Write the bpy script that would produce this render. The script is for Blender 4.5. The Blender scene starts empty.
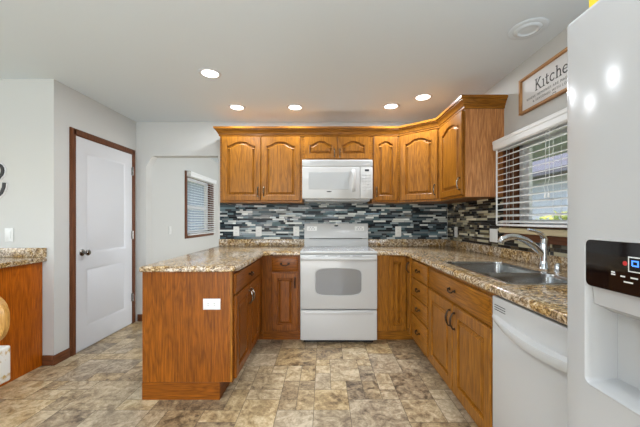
import bpy, bmesh, math, random
from mathutils import Vector, Matrix
random.seed(11)
S = bpy.context.scene
C = S.collection
PI = math.pi

# ------------------------------------------------------------------ camera, world, lights, exposure
cd = bpy.data.cameras.new('camera')
cam = bpy.data.objects.new('camera', cd); C.objects.link(cam)
cam.location = (0, 0, 1.226); cam.rotation_euler = (PI/2, 0, 0)
cd.sensor_width = 36; cd.lens = 300*36/640
cd.shift_x = -4/640; cd.shift_y = 6.5/640
cd.clip_start = 0.01
S.camera = cam
S.view_settings.view_transform = 'Standard'; S.view_settings.look = 'None'
S.view_settings.gamma = 1; S.view_settings.use_curve_mapping = False
S.view_settings.exposure = -0.06

w = bpy.data.worlds.new('sky'); S.world = w; w.use_nodes = True
nt = w.node_tree; nt.nodes.clear()
sky = nt.nodes.new('ShaderNodeTexSky'); sky.sky_type = 'NISHITA'; sky.sun_disc = False
sky.sun_elevation = math.radians(48); sky.sun_rotation = math.radians(200); sky.dust_density = 3.0
bg = nt.nodes.new('ShaderNodeBackground'); bg.inputs[1].default_value = 0.7
out = nt.nodes.new('ShaderNodeOutputWorld')
nt.links.new(sky.outputs[0], bg.inputs[0]); nt.links.new(bg.outputs[0], out.inputs[0])

def area(name, loc, rot, sx, sy, power, col=(1, 1, 1), shape='RECTANGLE', spread=180):
    l = bpy.data.lights.new(name, 'AREA'); l.shape = shape; l.size = sx; l.size_y = sy
    l.energy = power; l.color = col; l.spread = math.radians(spread)
    o = bpy.data.objects.new(name, l); C.objects.link(o); o.location = loc; o.rotation_euler = rot
    return o
sl = bpy.data.lights.new('sun', 'SUN'); sl.energy = 2.6; sl.angle = math.radians(3); sl.color = (1, .95, .88)
so = bpy.data.objects.new('sun', sl); C.objects.link(so); so.rotation_euler = (math.radians(42), 0, math.radians(-30))
# unseen area lights added as fill: behind the camera, dining side, next room
FILL_COL = (.88, .985, 1.13)
area('patio_daylight', (-1.2, -2.9, 1.2), (math.radians(120), 0, 0), 3.6, 2.0, 80, FILL_COL)  # added fill from behind the camera
area('dining_daylight', (-4.5, 0.2, 1.45), (0, math.radians(-98), 0), 1.5, 1.8, 12, FILL_COL)  # added fill from the unseen dining side
area('next_room_daylight', (1.4, 5.2, 1.3), (0, math.radians(98), 0), 1.6, 2.2, 75, (.95, .99, 1.04))  # added fill to brighten the next room, no window behind it
def lamp(name, loc, power, r=.16, col=(.84, .98, 1.18)):
    l = bpy.data.lights.new(name, 'POINT'); l.energy = power; l.shadow_soft_size = r; l.color = col
    o = bpy.data.objects.new(name, l); C.objects.link(o); o.location = loc
lamp('living_lamp', (1.2, -1.5, 1.3), 120)  # added point fill behind the camera, stands for no known lamp
for q in (-.95, .45): area('recessed_lamp_behind', (q, .75, 2.405), (0, 0, 0), .12, .12, 8, (.93, .98, 1.05), 'DISK')  # added unseen overhead fills for the floor and left side
area('torchiere', (-.8, -.5, 1.7), (PI, 0, 0), .3, .3, 14, (.86, .98, 1.16), 'DISK')  # added up-light to brighten the ceiling
LAMP_W = 8.5

# ------------------------------------------------------------------ helpers
def lin(c):
    return tuple(((x/255)/12.92 if x/255 <= .04045 else ((x/255+.055)/1.055)**2.4) for x in c) + (1,)

class NT:
    def __init__(s, name):
        s.m = bpy.data.materials.new(name); s.m.use_nodes = True
        s.t = s.m.node_tree; s.t.nodes.clear()
        s.o = s.n('ShaderNodeOutputMaterial'); s.p = s.n('ShaderNodeBsdfPrincipled')
        s.l(s.p.outputs[0], s.o.inputs[0])
    def n(s, t, **k):
        x = s.t.nodes.new(t)
        for a, b in k.items(): setattr(x, a, b)
        return x
    def l(s, a, b): s.t.links.new(a, b)
    def set(s, **k):
        names = dict(col='Base Color', rough='Roughness', metal='Metallic', spec='Specular IOR Level', coat='Coat Weight', coatr='Coat Roughness', em='Emission Color', ems='Emission Strength')
        for a, b in k.items(): s.p.inputs[names[a]].default_value = b
        return s
    def math(s, op, a, b=None):
        x = s.n('ShaderNodeMath', operation=op)
        for i, v in enumerate((a, b)):
            if v is None: continue
            if hasattr(v, 'is_linked'): s.l(v, x.inputs[i])
            else: x.inputs[i].default_value = v
        return x.outputs[0]
    def noise(s, vec, scale, detail=2, rough=.5, dist=0):
        x = s.n('ShaderNodeTexNoise'); x.inputs['Scale'].default_value = scale; x.inputs['Detail'].default_value = detail
        x.inputs['Roughness'].default_value = rough; x.inputs['Distortion'].default_value = dist
        s.l(vec, x.inputs['Vector']); return x.outputs['Fac']
    def ramp(s, fac, stops, interp='LINEAR'):
        x = s.n('ShaderNodeValToRGB'); x.color_ramp.interpolation = interp
        e = x.color_ramp.elements
        while len(e) < len(stops): e.new(.5)
        for q, (p, c) in zip(e, stops): q.position = p; q.color = c if len(c) == 4 else lin(c)
        s.l(fac, x.inputs[0]); return x.outputs[0]
    def mix(s, fac, a, b, mode='MIX'):
        x = s.n('ShaderNodeMix', data_type='RGBA', blend_type=mode)
        for i, v in ((0, fac), (6, a), (7, b)):
            if hasattr(v, 'is_linked'): s.l(v, x.inputs[i])
            else: x.inputs[i].default_value = v
        return x.outputs[2]
    def bump(s, h, strength=.1, dist=.002):
        x = s.n('ShaderNodeBump'); x.inputs['Strength'].default_value = strength; x.inputs['Distance'].default_value = dist
        s.l(h, x.inputs['Height']); s.l(x.outputs[0], s.p.inputs['Normal'])
    def coords(s, scale=(1, 1, 1), rand=True):
        tc = s.n('ShaderNodeTexCoord'); v = tc.outputs['Object']
        if rand:
            oi = s.n('ShaderNodeObjectInfo'); a = s.n('ShaderNodeVectorMath', operation='ADD')
            r = s.math('MULTIPLY', oi.outputs['Random'], 13.0)
            s.l(v, a.inputs[0]); s.l(r, a.inputs[1]); v = a.outputs[0]
        mp = s.n('ShaderNodeMapping'); mp.inputs['Scale'].default_value = scale; s.l(v, mp.inputs[0])
        return mp.outputs[0]

def plain(name, rgb, rough=.5, metal=0, **k):
    t = NT(name).set(col=lin(rgb), rough=rough, metal=metal, **k)
    v = t.coords((1, 1, 1), False)
    t.bump(t.noise(v, 180, 2), .03, .0005)
    return t.m

def oak(name, axis, light, dark, rough=.33):
    t = NT(name).set(rough=rough, coat=.05, coatr=.25, spec=.24)
    def sc(a, b):
        v = [a, a, a]; v['xyz'.index(axis)] = b; return tuple(v)
    v1 = t.coords(sc(1.0, .13)); v2 = t.coords(sc(1.0, .03))
    n1 = t.noise(v1, 9.0, 1.6, .45, .25)
    rings = t.math('SINE', t.math('MULTIPLY', n1, 85.0))
    rings = t.math('ADD', t.math('MULTIPLY', rings, .5), .5)
    rings = t.math('POWER', rings, 2.2)
    pores = t.noise(v2, 210, 3, .7)
    broad = t.noise(v1, 2.2, 2)
    pm = t.ramp(pores, [(.40, (0, 0, 0, 1)), (.62, (1, 1, 1, 1))])
    l, d = lin(light), lin(dark)
    mid = tuple(.5*(a+b) for a, b in zip(l, d))
    base = t.ramp(broad, [(.3, tuple(.25*a+.75*b for a, b in zip(d, l))), (.7, l)])
    f = t.math('MULTIPLY', rings, .36)
    c = t.mix(f, base, d)
    c2 = t.mix(t.math('MULTIPLY', t.math('SUBTRACT', 1.0, pm), .62), c, tuple(.62*x for x in d[:3])+(1,))
    t.l(c2, t.p.inputs['Base Color'])
    t.bump(pores, .08, .001)
    return t.m

M = {}
OL, OD = (174, 113, 32), (92, 48, 8)
RL, RD = (160, 90, 18), (86, 40, 4)
for ax in 'xyz':
    M['oak_'+ax] = oak('golden_oak_'+ax, ax, OL, OD)
    M['roak_'+ax] = oak('red_oak_'+ax, ax, RL, RD)
M['veneer'] = oak('red_veneer_z', 'z', (206, 108, 16), (120, 54, 4))  # red veneer, colour lightened to make up for weak light on the panel
M['sideveneer'] = oak('side_veneer_z', 'z', (218, 154, 96), (146, 84, 42))  # oak copy with the window's glare put into its colour
M['trimwood_x'] = oak('dark_trim_x', 'x', (122, 74, 44), (84, 46, 26), .4)
M['trimwood_y'] = oak('dark_trim_y', 'y', (122, 74, 44), (84, 46, 26), .4)
M['trimwood_z'] = oak('dark_trim_z', 'z', (122, 74, 44), (84, 46, 26), .4)
M['honey'] = oak('honey_wood', 'z', (214, 166, 92), (176, 120, 54))
M['signwood_y'] = oak('sign_frame_y', 'y', (206, 156, 104), (160, 112, 68), .5)
M['signwood_z'] = oak('sign_frame_z', 'z', (206, 156, 104), (160, 112, 68), .5)
M['wall'] = plain('wall_paint', (202, 201, 196), .75)
M['ceil'] = plain('ceiling_paint', (224, 232, 236), .85)
M['white'] = plain('white_paint', (210, 210, 211), .35)
M['enamel'] = plain('white_enamel', (192, 192, 190), .16)
M['fridge'] = plain('fridge_white', (180, 180, 179), .17)
M['plastic'] = plain('white_plastic', (222, 222, 218), .35)
M['greyplastic'] = plain('grey_plastic', (176, 177, 176), .35)
M['slat'] = plain('blind_white', (230, 230, 228), .5)
M['cream'] = plain('sill_cream', (206, 190, 152), .45)  # wood sill, the daylight on it put into the colour
M['vinyl'] = plain('window_vinyl', (222, 224, 228), .4)
M['bronze'] = plain('dark_bronze', (52, 42, 34), .35, .8)
M['pewter'] = plain('pewter', (112, 102, 88), .25, 1)
M['steel'] = plain('stainless', (165, 165, 163), .24, 1)
M['chrome'] = plain('chrome', (225, 228, 232), .06, 1)
M['nickel'] = plain('dark_nickel', (140, 136, 130), .22, 1)
M['black'] = plain('black_plastic', (14, 14, 15), .25)
M['blackglass'] = plain('black_gloss', (16, 12, 12), .05)
M['dark'] = plain('dark_gap', (25, 24, 23), .7)
M['ovenglass'] = plain('oven_glass', (128, 128, 128), .05)
M['mwglass'] = plain('microwave_mesh', (176, 178, 178), .12)
M['cooktop'] = plain('ceramic_cooktop', (176, 177, 178), .08)
M['ink'] = plain('ink', (62, 60, 60), .7)
M['softink'] = plain('soft_ink', (126, 124, 122), .7)
M['paper'] = plain('sign_paper', (226, 224, 222), .6)
M['yellow'] = plain('yellow_card', (222, 190, 40), .5)
M['maroon'] = plain('brown_card', (96, 52, 40), .5)
M['blackwood'] = plain('black_script', (26, 25, 25), .5)
M['blue'] = NT('blue_led').set(col=lin((60, 120, 220)), em=lin((70, 130, 240)), ems=1.5).m
M['red'] = plain('red_mark', (190, 50, 50), .4)
M['lens'] = NT('lamp_lens').set(col=(.9, .9, .88, 1), em=(1, .95, .86, 1), ems=6).m
M['siding'] = plain('siding', (172, 176, 180), .7)
M['palesiding'] = plain('pale_siding', (158, 160, 160), .7)
M['roofing'] = plain('roofing', (92, 92, 98), .8)
M['brownpaint'] = plain('brown_paint', (92, 66, 56), .6)

def glass(name):
    t = NT(name); t.t.nodes.remove(t.p)
    tr = t.n('ShaderNodeBsdfTransparent'); gl = t.n('ShaderNodeBsdfGlossy'); gl.inputs['Roughness'].default_value = .02
    mx = t.n('ShaderNodeMixShader'); mx.inputs[0].default_value = .05; t.l(tr.outputs[0], mx.inputs[1]); t.l(gl.outputs[0], mx.inputs[2])
    t.l(mx.outputs[0], t.o.inputs[0]); return t.m
M['glass'] = glass('window_glass')

def granite():
    t = NT('granite_laminate').set(rough=.15, spec=.6)
    v = t.coords((1, 1, 1), False)
    a = t.noise(v, 58, 6, .68, .6); b = t.noise(v, 9, 3, .5, .8); g = t.noise(v, 120, 2, .6)
    c1 = t.ramp(a, [(.34, (48, 36, 24)), (.43, (108, 80, 44)), (.50, (164, 128, 74)), (.57, (200, 170, 118)), (.67, (226, 210, 178))])
    c2 = t.ramp(a, [(.34, (62, 52, 42)), (.43, (128, 108, 84)), (.50, (172, 150, 122)), (.60, (216, 204, 184))])
    c = t.mix(t.ramp(b, [(.4, (0, 0, 0, 1)), (.6, (1, 1, 1, 1))]), c1, c2)
    c = t.mix(t.math('MULTIPLY', t.ramp(g, [(.56, (0, 0, 0, 1)), (.66, (1, 1, 1, 1))]), .7), c, lin((62, 46, 34)))
    t.l(c, t.p.inputs['Base Color']); return t.m
M['granite'] = granite()

def attr_tile(name, floor):
    t = NT(name)
    at = t.n('ShaderNodeAttribute', attribute_name='tone')
    if not floor:
        t.set(rough=.07)
        t.l(at.outputs['Alpha'], t.p.inputs['Specular IOR Level']); t.l(at.outputs['Color'], t.p.inputs['Base Color']); return t.m
    t.set(rough=.30)
    sp = t.n('ShaderNodeSeparateColor'); t.l(at.outputs['Color'], sp.inputs[0])
    tc = t.n('ShaderNodeTexCoord')
    off = t.n('ShaderNodeVectorMath', operation='SCALE'); off.inputs['Scale'].default_value = 9; t.l(at.outputs['Color'], off.inputs[0])
    ad = t.n('ShaderNodeVectorMath', operation='ADD'); t.l(tc.outputs['Object'], ad.inputs[0]); t.l(off.outputs[0], ad.inputs[1])
    n1 = t.noise(ad.outputs[0], 9, 7, .72, 1.0); n2 = t.noise(ad.outputs[0], 30, 6, .75, .8)
    f = t.math('ADD', t.math('MULTIPLY', n1, .60), t.math('MULTIPLY', n2, .40))
    f = t.math('ADD', f, t.math('MULTIPLY', t.math('SUBTRACT', sp.outputs[0], .55), .12))
    warm = t.ramp(f, [(.35, (88, 70, 48)), (.43, (150, 124, 88)), (.51, (188, 162, 118)), (.62, (224, 204, 164))])
    cool = t.ramp(f, [(.35, (88, 74, 60)), (.43, (138, 120, 98)), (.51, (174, 156, 128)), (.62, (212, 196, 168))])
    c = t.mix(sp.outputs[1], warm, cool)
    t.l(c, t.p.inputs['Base Color']); t.bump(f, .12, .003); return t.m
M['floortile'] = attr_tile('stone_tile', True)
M['mosaic'] = attr_tile('mosaic_tile', False)
M['grout'] = plain('grout', (112, 100, 86), .8)
M['wgrout'] = plain('mosaic_grout', (92, 94, 94), .8)

def leafmat(name, a, b):
    t = NT(name).set(rough=.6); v = t.coords((1, 1, 1)); n = t.noise(v, 9, 4)
    t.l(t.ramp(n, [(.35, a), (.65, b)]), t.p.inputs['Base Color']); return t.m
M['leaf'] = leafmat('leaf', (84, 110, 44), (176, 180, 84)); M['grass'] = leafmat('lawn', (92, 104, 60), (132, 138, 84))
def fabric():
    t = NT('distressed_white').set(rough=.7); v = t.coords((1, 1, 1)); n = t.noise(v, 14, 4, .6, .5)
    t.l(t.ramp(n, [(.40, (196, 160, 92)), (.50, (226, 222, 212))]), t.p.inputs['Base Color']); return t.m
M['distressed'] = fabric()

class Fr:
    """a frame: origin, u to the right, v up, w out of the face"""
    def __init__(s, o, u, w): s.o = Vector(o); s.u = Vector(u).normalized(); s.w = Vector(w).normalized()
    def __call__(s, u, v, w=0): return s.o + s.u*u + Vector((0, 0, v)) + s.w*w
BACK = lambda y: Fr((0, y, 0), (1, 0, 0), (0, -1, 0))
RIGHT = lambda x: Fr((x, 0, 0), (0, -1, 0), (-1, 0, 0))       # u = -Y
LEFT = lambda x: Fr((x, 0, 0), (0, 1, 0), (1, 0, 0))          # u = +Y

def wloc(o):
    v = Vector((0, 0, 0))
    while o: v += Vector(o.location); o = o.parent
    return v

def offset_loop(P, d, closed=True):
    n = len(P); R = []
    for i in range(n):
        p = Vector(P[i])
        a = Vector(P[i-1]) if (closed or i > 0) else None
        b = Vector(P[(i+1) % n]) if (closed or i < n-1) else None
        d1 = (p-a).normalized() if a is not None else None
        d2 = (b-p).normalized() if b is not None else None
        n1 = Vector((-d1.y, d1.x)) if d1 is not None else None
        n2 = Vector((-d2.y, d2.x)) if d2 is not None else None
        if n1 is None: m = n2
        elif n2 is None: m = n1
        else:
            m = n1+n2
            m = n1 if m.length < 1e-6 else m.normalized()
            m = m/max(.35, m.dot(n1))
        R.append(p+m*d)
    return R      # offset to the left of travel (inside for CCW)

class MB:
    def __init__(s): s.bm = bmesh.new(); s.lay = None
    def add(s, V, F, mi=0):
        vs = [s.bm.verts.new(v) for v in V]; fs = []
        for f in F:
            try:
                q = s.bm.faces.new([vs[i] for i in f]); q.material_index = mi; fs.append(q)
            except ValueError: pass
        return fs
    def pts8(s, P, b=0, seg=1, mi=0):
        t = bmesh.new(); vs = [t.verts.new(p) for p in P]
        for f in ((0, 3, 2, 1), (4, 5, 6, 7), (0, 1, 5, 4), (1, 2, 6, 5), (2, 3, 7, 6), (3, 0, 4, 7)): t.faces.new([vs[i] for i in f])
        if b: bmesh.ops.bevel(t, geom=t.edges[:], offset=b, segments=seg, affect='EDGES', profile=.5)
        t.verts.index_update()
        s.add([v.co.copy() for v in t.verts], [[v.index for v in f.verts] for f in t.faces], mi); t.free()
        return s
    def box(s, lo, hi, b=0, seg=1, mi=0):
        x0, y0, z0 = lo; x1, y1, z1 = hi
        return s.pts8([(x0, y0, z0), (x1, y0, z0), (x1, y1, z0), (x0, y1, z0), (x0, y0, z1), (x1, y0, z1), (x1, y1, z1), (x0, y1, z1)], b, seg, mi)
    def fbox(s, F, u0, u1, v0, v1, w0, w1, b=0, seg=1, mi=0):
        return s.pts8([F(u0, v0, w1), F(u1, v0, w1), F(u1, v0, w0), F(u0, v0, w0), F(u0, v1, w1), F(u1, v1, w1), F(u1, v1, w0), F(u0, v1, w0)], b, seg, mi)
    def loops(s, L, cap0=True, cap1=True, closed=True, mi=0):
        n = len(L[0]); V = [p for l in L for p in l]; F = []
        for k in range(len(L)-1):
            for i in range(n if closed else n-1):
                j = (i+1) % n
                F.append((k*n+i, k*n+j, (k+1)*n+j, (k+1)*n+i))
        if cap0: F.append(tuple(range(n-1, -1, -1)))
        if cap1: F.append(tuple((len(L)-1)*n+i for i in range(n)))
        s.add(V, F, mi); return s
    def tube(s, P, r, n=8, mi=0, flat=1.0):
        P = [Vector(p) for p in P]; R = r if isinstance(r, (list, tuple)) else [r]*len(P)
        L = []; ref = None
        for i, p in enumerate(P):
            d = (P[min(i+1, len(P)-1)]-P[max(i-1, 0)]).normalized()
            if ref is None: ref = Vector((0, 0, 1)) if abs(d.z) < .9 else Vector((1, 0, 0))
            a = (ref-d*ref.dot(d)).normalized(); b = d.cross(a); ref = a
            L.append([p+(a*math.cos(2*PI*k/n)+b*math.sin(2*PI*k/n)*flat)*R[i] for k in range(n)])
        return s.loops(L, mi=mi)
    def lathe(s, c, prof, ax=(0, 0, 1), n=24, mi=0):
        ax = Vector(ax).normalized(); a = ax.orthogonal().normalized(); b = ax.cross(a); c = Vector(c)
        L = [[c+ax*h+(a*math.cos(2*PI*k/n)+b*math.sin(2*PI*k/n))*max(r, 1e-4) for k in range(n)] for r, h in prof]
        return s.loops(L, mi=mi)
    def prism(s, poly, F, w0, w1, b=0):
        L = []
        A = [Vector(p) for p in poly]
        ar = sum(A[i].x*A[(i+1) % len(A)].y-A[(i+1) % len(A)].x*A[i].y for i in range(len(A)))
        if ar < 0: A.reverse()
        L.append([F(p.x, p.y, w0) for p in A])
        if b:
            L.append([F(p.x, p.y, w1-b) for p in A])
            B = offset_loop(A, b); L.append([F(p.x, p.y, w1) for p in B])
        else: L.append([F(p.x, p.y, w1) for p in A])
        return s.loops(L)
    def ribbon(s, P, width, F, w0, w1):
        P = [Vector(p) for p in P]
        A = offset_loop(P, width/2, False); B = offset_loop(P, -width/2, False)
        L = [[F(a.x, a.y, w0), F(b.x, b.y, w0), F(b.x, b.y, w1), F(a.x, a.y, w1)] for a, b in zip(A, B)]
        return s.loops(L)
    def build(s, name, mats, parent=None, loc=None, sharp=38, recalc=True):
        if not isinstance(mats, (list, tuple)): mats = [mats]
        base = wloc(parent) if parent else Vector(loc or (0, 0, 0))
        if recalc: bmesh.ops.recalc_face_normals(s.bm, faces=s.bm.faces[:])
        for v in s.bm.verts: v.co -= base
        me = bpy.data.meshes.new(name); s.bm.to_mesh(me); s.bm.free()
        for m in mats: me.materials.append(M[m] if isinstance(m, str) else m)
        me.shade_smooth(); me.set_sharp_from_angle(angle=math.radians(sharp))
        o = bpy.data.objects.new(name, me); C.objects.link(o)
        if parent: o.parent = parent
        else: o.location = base
        return o

def tag(o, label, cat=None, group=None, kind=None):
    o['label'] = label
    if cat: o['category'] = cat
    if group: o['group'] = group
    if kind: o['kind'] = kind
    return o
def thing(name, label, cat, loc, group=None):
    o = bpy.data.objects.new(name, None); C.objects.link(o); o.location = loc; o.empty_display_size = .05
    return tag(o, label, cat, group)
def struct(o, label=None):
    o['kind'] = 'structure'
    if label: o['label'] = label
    return o
def B(name, mat, parent, lo, hi, b=0, seg=1):
    m = MB(); m.box(lo, hi, b, seg); return m.build(name, mat, parent)
def FB(name, mat, parent, F, u0, u1, v0, v1, w0, w1, b=0, seg=1):
    m = MB(); m.fbox(F, u0, u1, v0, v1, w0, w1, b, seg); return m.build(name, mat, parent)
def copy_tree(o, parent=None):
    c = o.copy(); C.objects.link(c)
    if parent: c.parent = parent
    for ch in list(o.children): copy_tree(ch, c)
    return c

# ------------------------------------------------------------------ the setting
XL, XR, YB, ZC = -2.28, 1.50, 3.64, 2.415
XW = -4.6; YR = -3.0; YF = 6.8; XO = -2.2; YA = 2.533

# floor of mixed-size stone tiles
def make_floor():
    m = MB(); bm = m.bm; lay = bm.loops.layers.float_color.new('tone')
    m.box((XW-.2, YR-.2, -.08), (XR+.2, YF+.2, -.0022), mi=1)
    u = .117; nx, ny = int(6.2/u)+2, int(9.9/u)+1
    occ = [[False]*ny for _ in range(nx)]; rnd = random.Random(5)
    x0, y0 = XW-.03, YR+.02
    for j in range(ny):
        for i in range(nx):
            if occ[i][j]: continue
            opts = [(2, 2), (3, 2), (2, 3), (2, 2), (1, 1), (2, 1), (1, 2), (3, 3)]; rnd.shuffle(opts)
            for a, b in opts+[(1, 1)]:
                if i+a <= nx and j+b <= ny and all(not occ[i+p][j+q] for p in range(a) for q in range(b)): break
            for p in range(a):
                for q in range(b): occ[i+p][j+q] = True
            g = .0016
            X0, X1, Y0, Y1 = x0+i*u+g, x0+(i+a)*u-g, y0+j*u+g, y0+(j+b)*u-g
            f = m.add([(X0, Y0, 0), (X1, Y0, 0), (X1, Y1, 0), (X0, Y1, 0)], [(0, 1, 2, 3)])[0]
            c = (rnd.random() + (.35 if a*b == 1 else 0), min(1, max(0, rnd.gauss(.5, .3))), rnd.random(), 1)
            for lp in f.loops: lp[lay] = c
    struct(m.build('floor', ['floortile', 'grout'], recalc=False))
make_floor()
m = MB(); m.box((XW-.2, YR-.2, ZC), (XR+.2, YF+.2, ZC+.1)); struct(m.build('ceiling', 'ceil'))

def wall_x(name, x0, x1, y0, y1, holes=()):           # a wall of constant x with window holes (ya, yb, za, zb)
    m = MB(); ys = y0
    for (a, b, za, zb) in holes:
        m.box((x0, ys, 0), (x1, a, ZC)); ys = b
        if za > 0: m.box((x0, a, 0), (x1, b, za))
        m.box((x0, a, zb), (x1, b, ZC))
    m.box((x0, ys, 0), (x1, y1, ZC)); return struct(m.build(name, 'wall'))
def wall_y(name, y0, y1, x0, x1, holes=()):
    m = MB(); xs = x0
    for (a, b, za, zb) in holes:
        m.box((xs, y0, 0), (a, y1, ZC)); xs = b
        if za > 0: m.box((a, y0, 0), (b, y1, za))
        m.box((a, y0, zb), (b, y1, ZC))
    m.box((xs, y0, 0), (x1, y1, ZC)); return struct(m.build(name, 'wall'))

WIN1 = (1.26, 2.43, 1.165, 1.86)
WIN2 = (4.80, 5.88, .98, 1.95)
wall_x('wall_right', XR, XR+.15, YR, YF, [WIN1])
wall_x('wall_left', XL-.12, XL, YA, YB)
wall_y('wall_dining', YA, YA+.12, XW, XL-.12)
wall_x('wall_west', XW-.12, XW, YR, YA+.12, [(-.7, 1.9, .7, 2.05)])
wall_y('wall_rear', YR-.12, YR, XW, XR, [(-3.0, .6, 0, 2.1)])
wall_y('wall_north', YF, YF+.12, XO-.15, XR)
wall_x('wall_far', XO-.15, XO, YB+.12, YF, [WIN2])
# kitchen back wall with its cased-out opening to the next room
JX, OX, HZ = -2.16, -1.286, 2.003
poly = [(XL-.12, 0), (JX, 0), (JX, HZ-.135), (JX+.08, HZ), (OX, HZ), (OX, 0), (XR, 0), (XR, ZC), (XL-.12, ZC)]
m = MB(); F = BACK(YB+.12)
bmv = [m.bm.verts.new(F(u, v, 0)) for u, v in poly]; fa = m.bm.faces.new(bmv)
r = bmesh.ops.extrude_face_region(m.bm, geom=[fa])
for g in r['geom']:
    if isinstance(g, bmesh.types.BMVert): g.co.y -= .12
bmesh.ops.triangulate(m.bm, faces=[f for f in m.bm.faces if len(f.verts) > 4])
struct(m.build('wall_back', 'wall'))

# baseboards
def base(name, mat, lo, hi):
    m = MB(); m.box(lo, hi, .004, 2); return struct(m.build(name, mat))
base('baseboard_left', 'trimwood_y', (XL, YA-.012, 0), (XL+.012, 2.683, .085))
base('baseboard_dining', 'trimwood_x', (-2.372, YA-.012, 0), (XL, YA, .085))
base('baseboard_jamb', 'trimwood_x', (XL+.02, YB-.012, 0), (JX, YB, .085))
base('baseboard_far', 'trimwood_y', (XO, YB+.13, 0), (XO+.012, YF, .085))

# door in the left wall
d = MB(); FD = LEFT(XL)
Y0, Y1, DZ = 2.745, 3.548, 2.0
d.fbox(FD, Y0+.003, Y1-.003, .012, DZ-.003, -.005, .003)
st, inr = .115, .012
def grid_panel(mb, F, u0, u1, v0, v1, w):      # a moulded panel: sunk frame and flat field
    P = [(u0, v0), (u1, v0), (u1, v1), (u0, v1)]
    q = [Vector(p) for p in P]
    L = [[F(p.x, p.y, ww) for p in offset_loop(q, dd)] for dd, ww in ((0, w), (.010, w-.006), (.022, w-.007), (.034, w-.003))]
    mb.loops(L, cap0=False)
d2 = MB(); w0 = .010
us = [Y0+.003, Y0+st, Y1-st, Y1-.003]; vs = [.012, .20, .765, .905, DZ-.125, DZ-.003]
for i in range(3):
    for j in range(5):
        if i == 1 and j in (1, 3): grid_panel(d2, FD, us[1], us[2], vs[j], vs[j+1], w0)
        else: d2.add([FD(us[i], vs[j], w0), FD(us[i+1], vs[j], w0), FD(us[i+1], vs[j+1], w0), FD(us[i], vs[j+1], w0)], [(0, 1, 2, 3)])
E = [(us[0], vs[0]), (us[3], vs[0]), (us[3], vs[5]), (us[0], vs[5])]
d2.loops([[FD(a, b, .001) for a, b in E], [FD(a, b, w0) for a, b in E]], cap0=False, cap1=False)
bmesh.ops.remove_doubles(d2.bm, verts=d2.bm.verts[:], dist=.0003)
door = struct(d2.build('door_1', 'white', loc=(XL, Y0, 0)), 'white two-panel interior door in the left wall')
d.bm.free()
cs = MB(); CW = .062
for (u0, u1, v0, v1) in ((Y0-CW, Y0, 0, DZ+CW), (Y1, Y1+CW, 0, DZ+CW)):
    cs.fbox(FD, u0, u1, v0, v1, 0, .012, .003); cs.fbox(FD, u0+.012 if u0 < Y0 else u0+.006, u1-.006 if u0 < Y0 else u1-.012, v0, v1-.012, .010, .018, .003)
cs.fbox(FD, Y0-.001, Y1+.001, DZ, DZ+CW, 0, .012, .003); cs.fbox(FD, Y0-.03, Y1+.03, DZ+.006, DZ+CW-.012, .010, .018, .003)
struct(cs.build('trim_1', 'trimwood_z'), 'dark oak casing round the white door')
for hz in (.315, 1.05, 1.80):
    h = MB(); h.fbox(FD, Y1-.016, Y1+.004, hz-.045, hz+.045, .008, .020, .002); h.tube([FD(Y1-.001, hz-.05, .022), FD(Y1-.001, hz+.05, .022)], .006)
    h.build('hinge', 'nickel', door)
k = MB(); c = FD(2.815, .92, .010)
k.lathe(c, [(.0, 0), (.032, 0), (.032, .004), (.024, .010), (.011, .013), (.011, .034), (.020, .040), (.0275, .052), (.0265, .064), (.016, .072), (0, .073)], (1, 0, 0))
k.build('door_knob', 'nickel', door)

# windows
def window_x(name, x_in, sgn, W, label, slider):
    ya, yb, za, zb = W
    o = bpy.data.objects.new(name, None); C.objects.link(o); o.location = (x_in, ya, za); struct(o, label)
    X = lambda d: x_in+sgn*d           # d = depth into the wall
    def bx(mb, d0, d1, y0, y1, z0, z1, b=.003): mb.box((min(X(d0), X(d1)), y0, z0), (max(X(d0), X(d1)), y1, z1), b)
    j = MB()
    for (y0, y1, z0, z1) in ((ya, ya+.018, za, zb), (yb-.018, yb, za, zb), (ya+.018, yb-.018, zb-.018, zb), (ya+.018, yb-.018, za, za+.018)): bx(j, .0, .15, y0, y1, z0, z1)
    j.build('jamb', 'trimwood_z', o)
    f = MB(); t = .045
    for (y0, y1, z0, z1) in ((ya+.018, ya+.018+t, za+.018, zb-.018), (yb-.018-t, yb-.018, za+.018, zb-.018), (ya+.018, yb-.018, zb-.018-t, zb-.018), (ya+.018, yb-.018, za+.018, za+.018+t)): bx(f, .07, .13, y0, y1, z0, z1, .004)
    f.build('window_frame', 'vinyl', o)
    s = MB()
    if slider:
        ym = (ya+yb)/2+.03; bx(s, .08, .12, ym-.03, ym+.03, za+.03, zb-.03, .004)
        bx(s, .085, .115, yb-.11, yb-.06, za+.03, zb-.03, .004)
    else:
        zm = (za+zb)/2-.02; bx(s, .08, .12, ya+.03, yb-.03, zm-.03, zm+.03, .004)
        bx(s, .072, .08, (ya+yb)/2-.03, (ya+yb)/2+.03, zm+.012, zm+.028, .002)
    s.build('meeting_rail', 'vinyl', o)
    g = MB(); bx(g, .10, .104, ya+.05, yb-.05, za+.05, zb-.05, 0); g.build('pane', 'glass', o)
    return o
win1 = window_x('window_1', XR, 1, WIN1, 'white sliding window over the sink', True)
win2 = window_x('window_2', XO, -1, WIN2, 'white single-hung window in the next room', False)
B('stool', 'cream', win1, (XR-.050, 1.20, WIN1[2]-.042), (XR+.02, 2.49, WIN1[2]), .006, 2)
B('apron', 'trimwood_y', win1, (XR-.016, 1.22, WIN1[2]-.098), (XR-.0005, 2.47, WIN1[2]-.042), .003)
c = MB()
c.box((XR-.016, 2.43, WIN1[2]), (XR-.0005, 2.485, 1.915), .003)
c.box((XR-.016, 1.205, WIN1[2]), (XR-.0005, 1.26, 1.915), .003)
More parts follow.
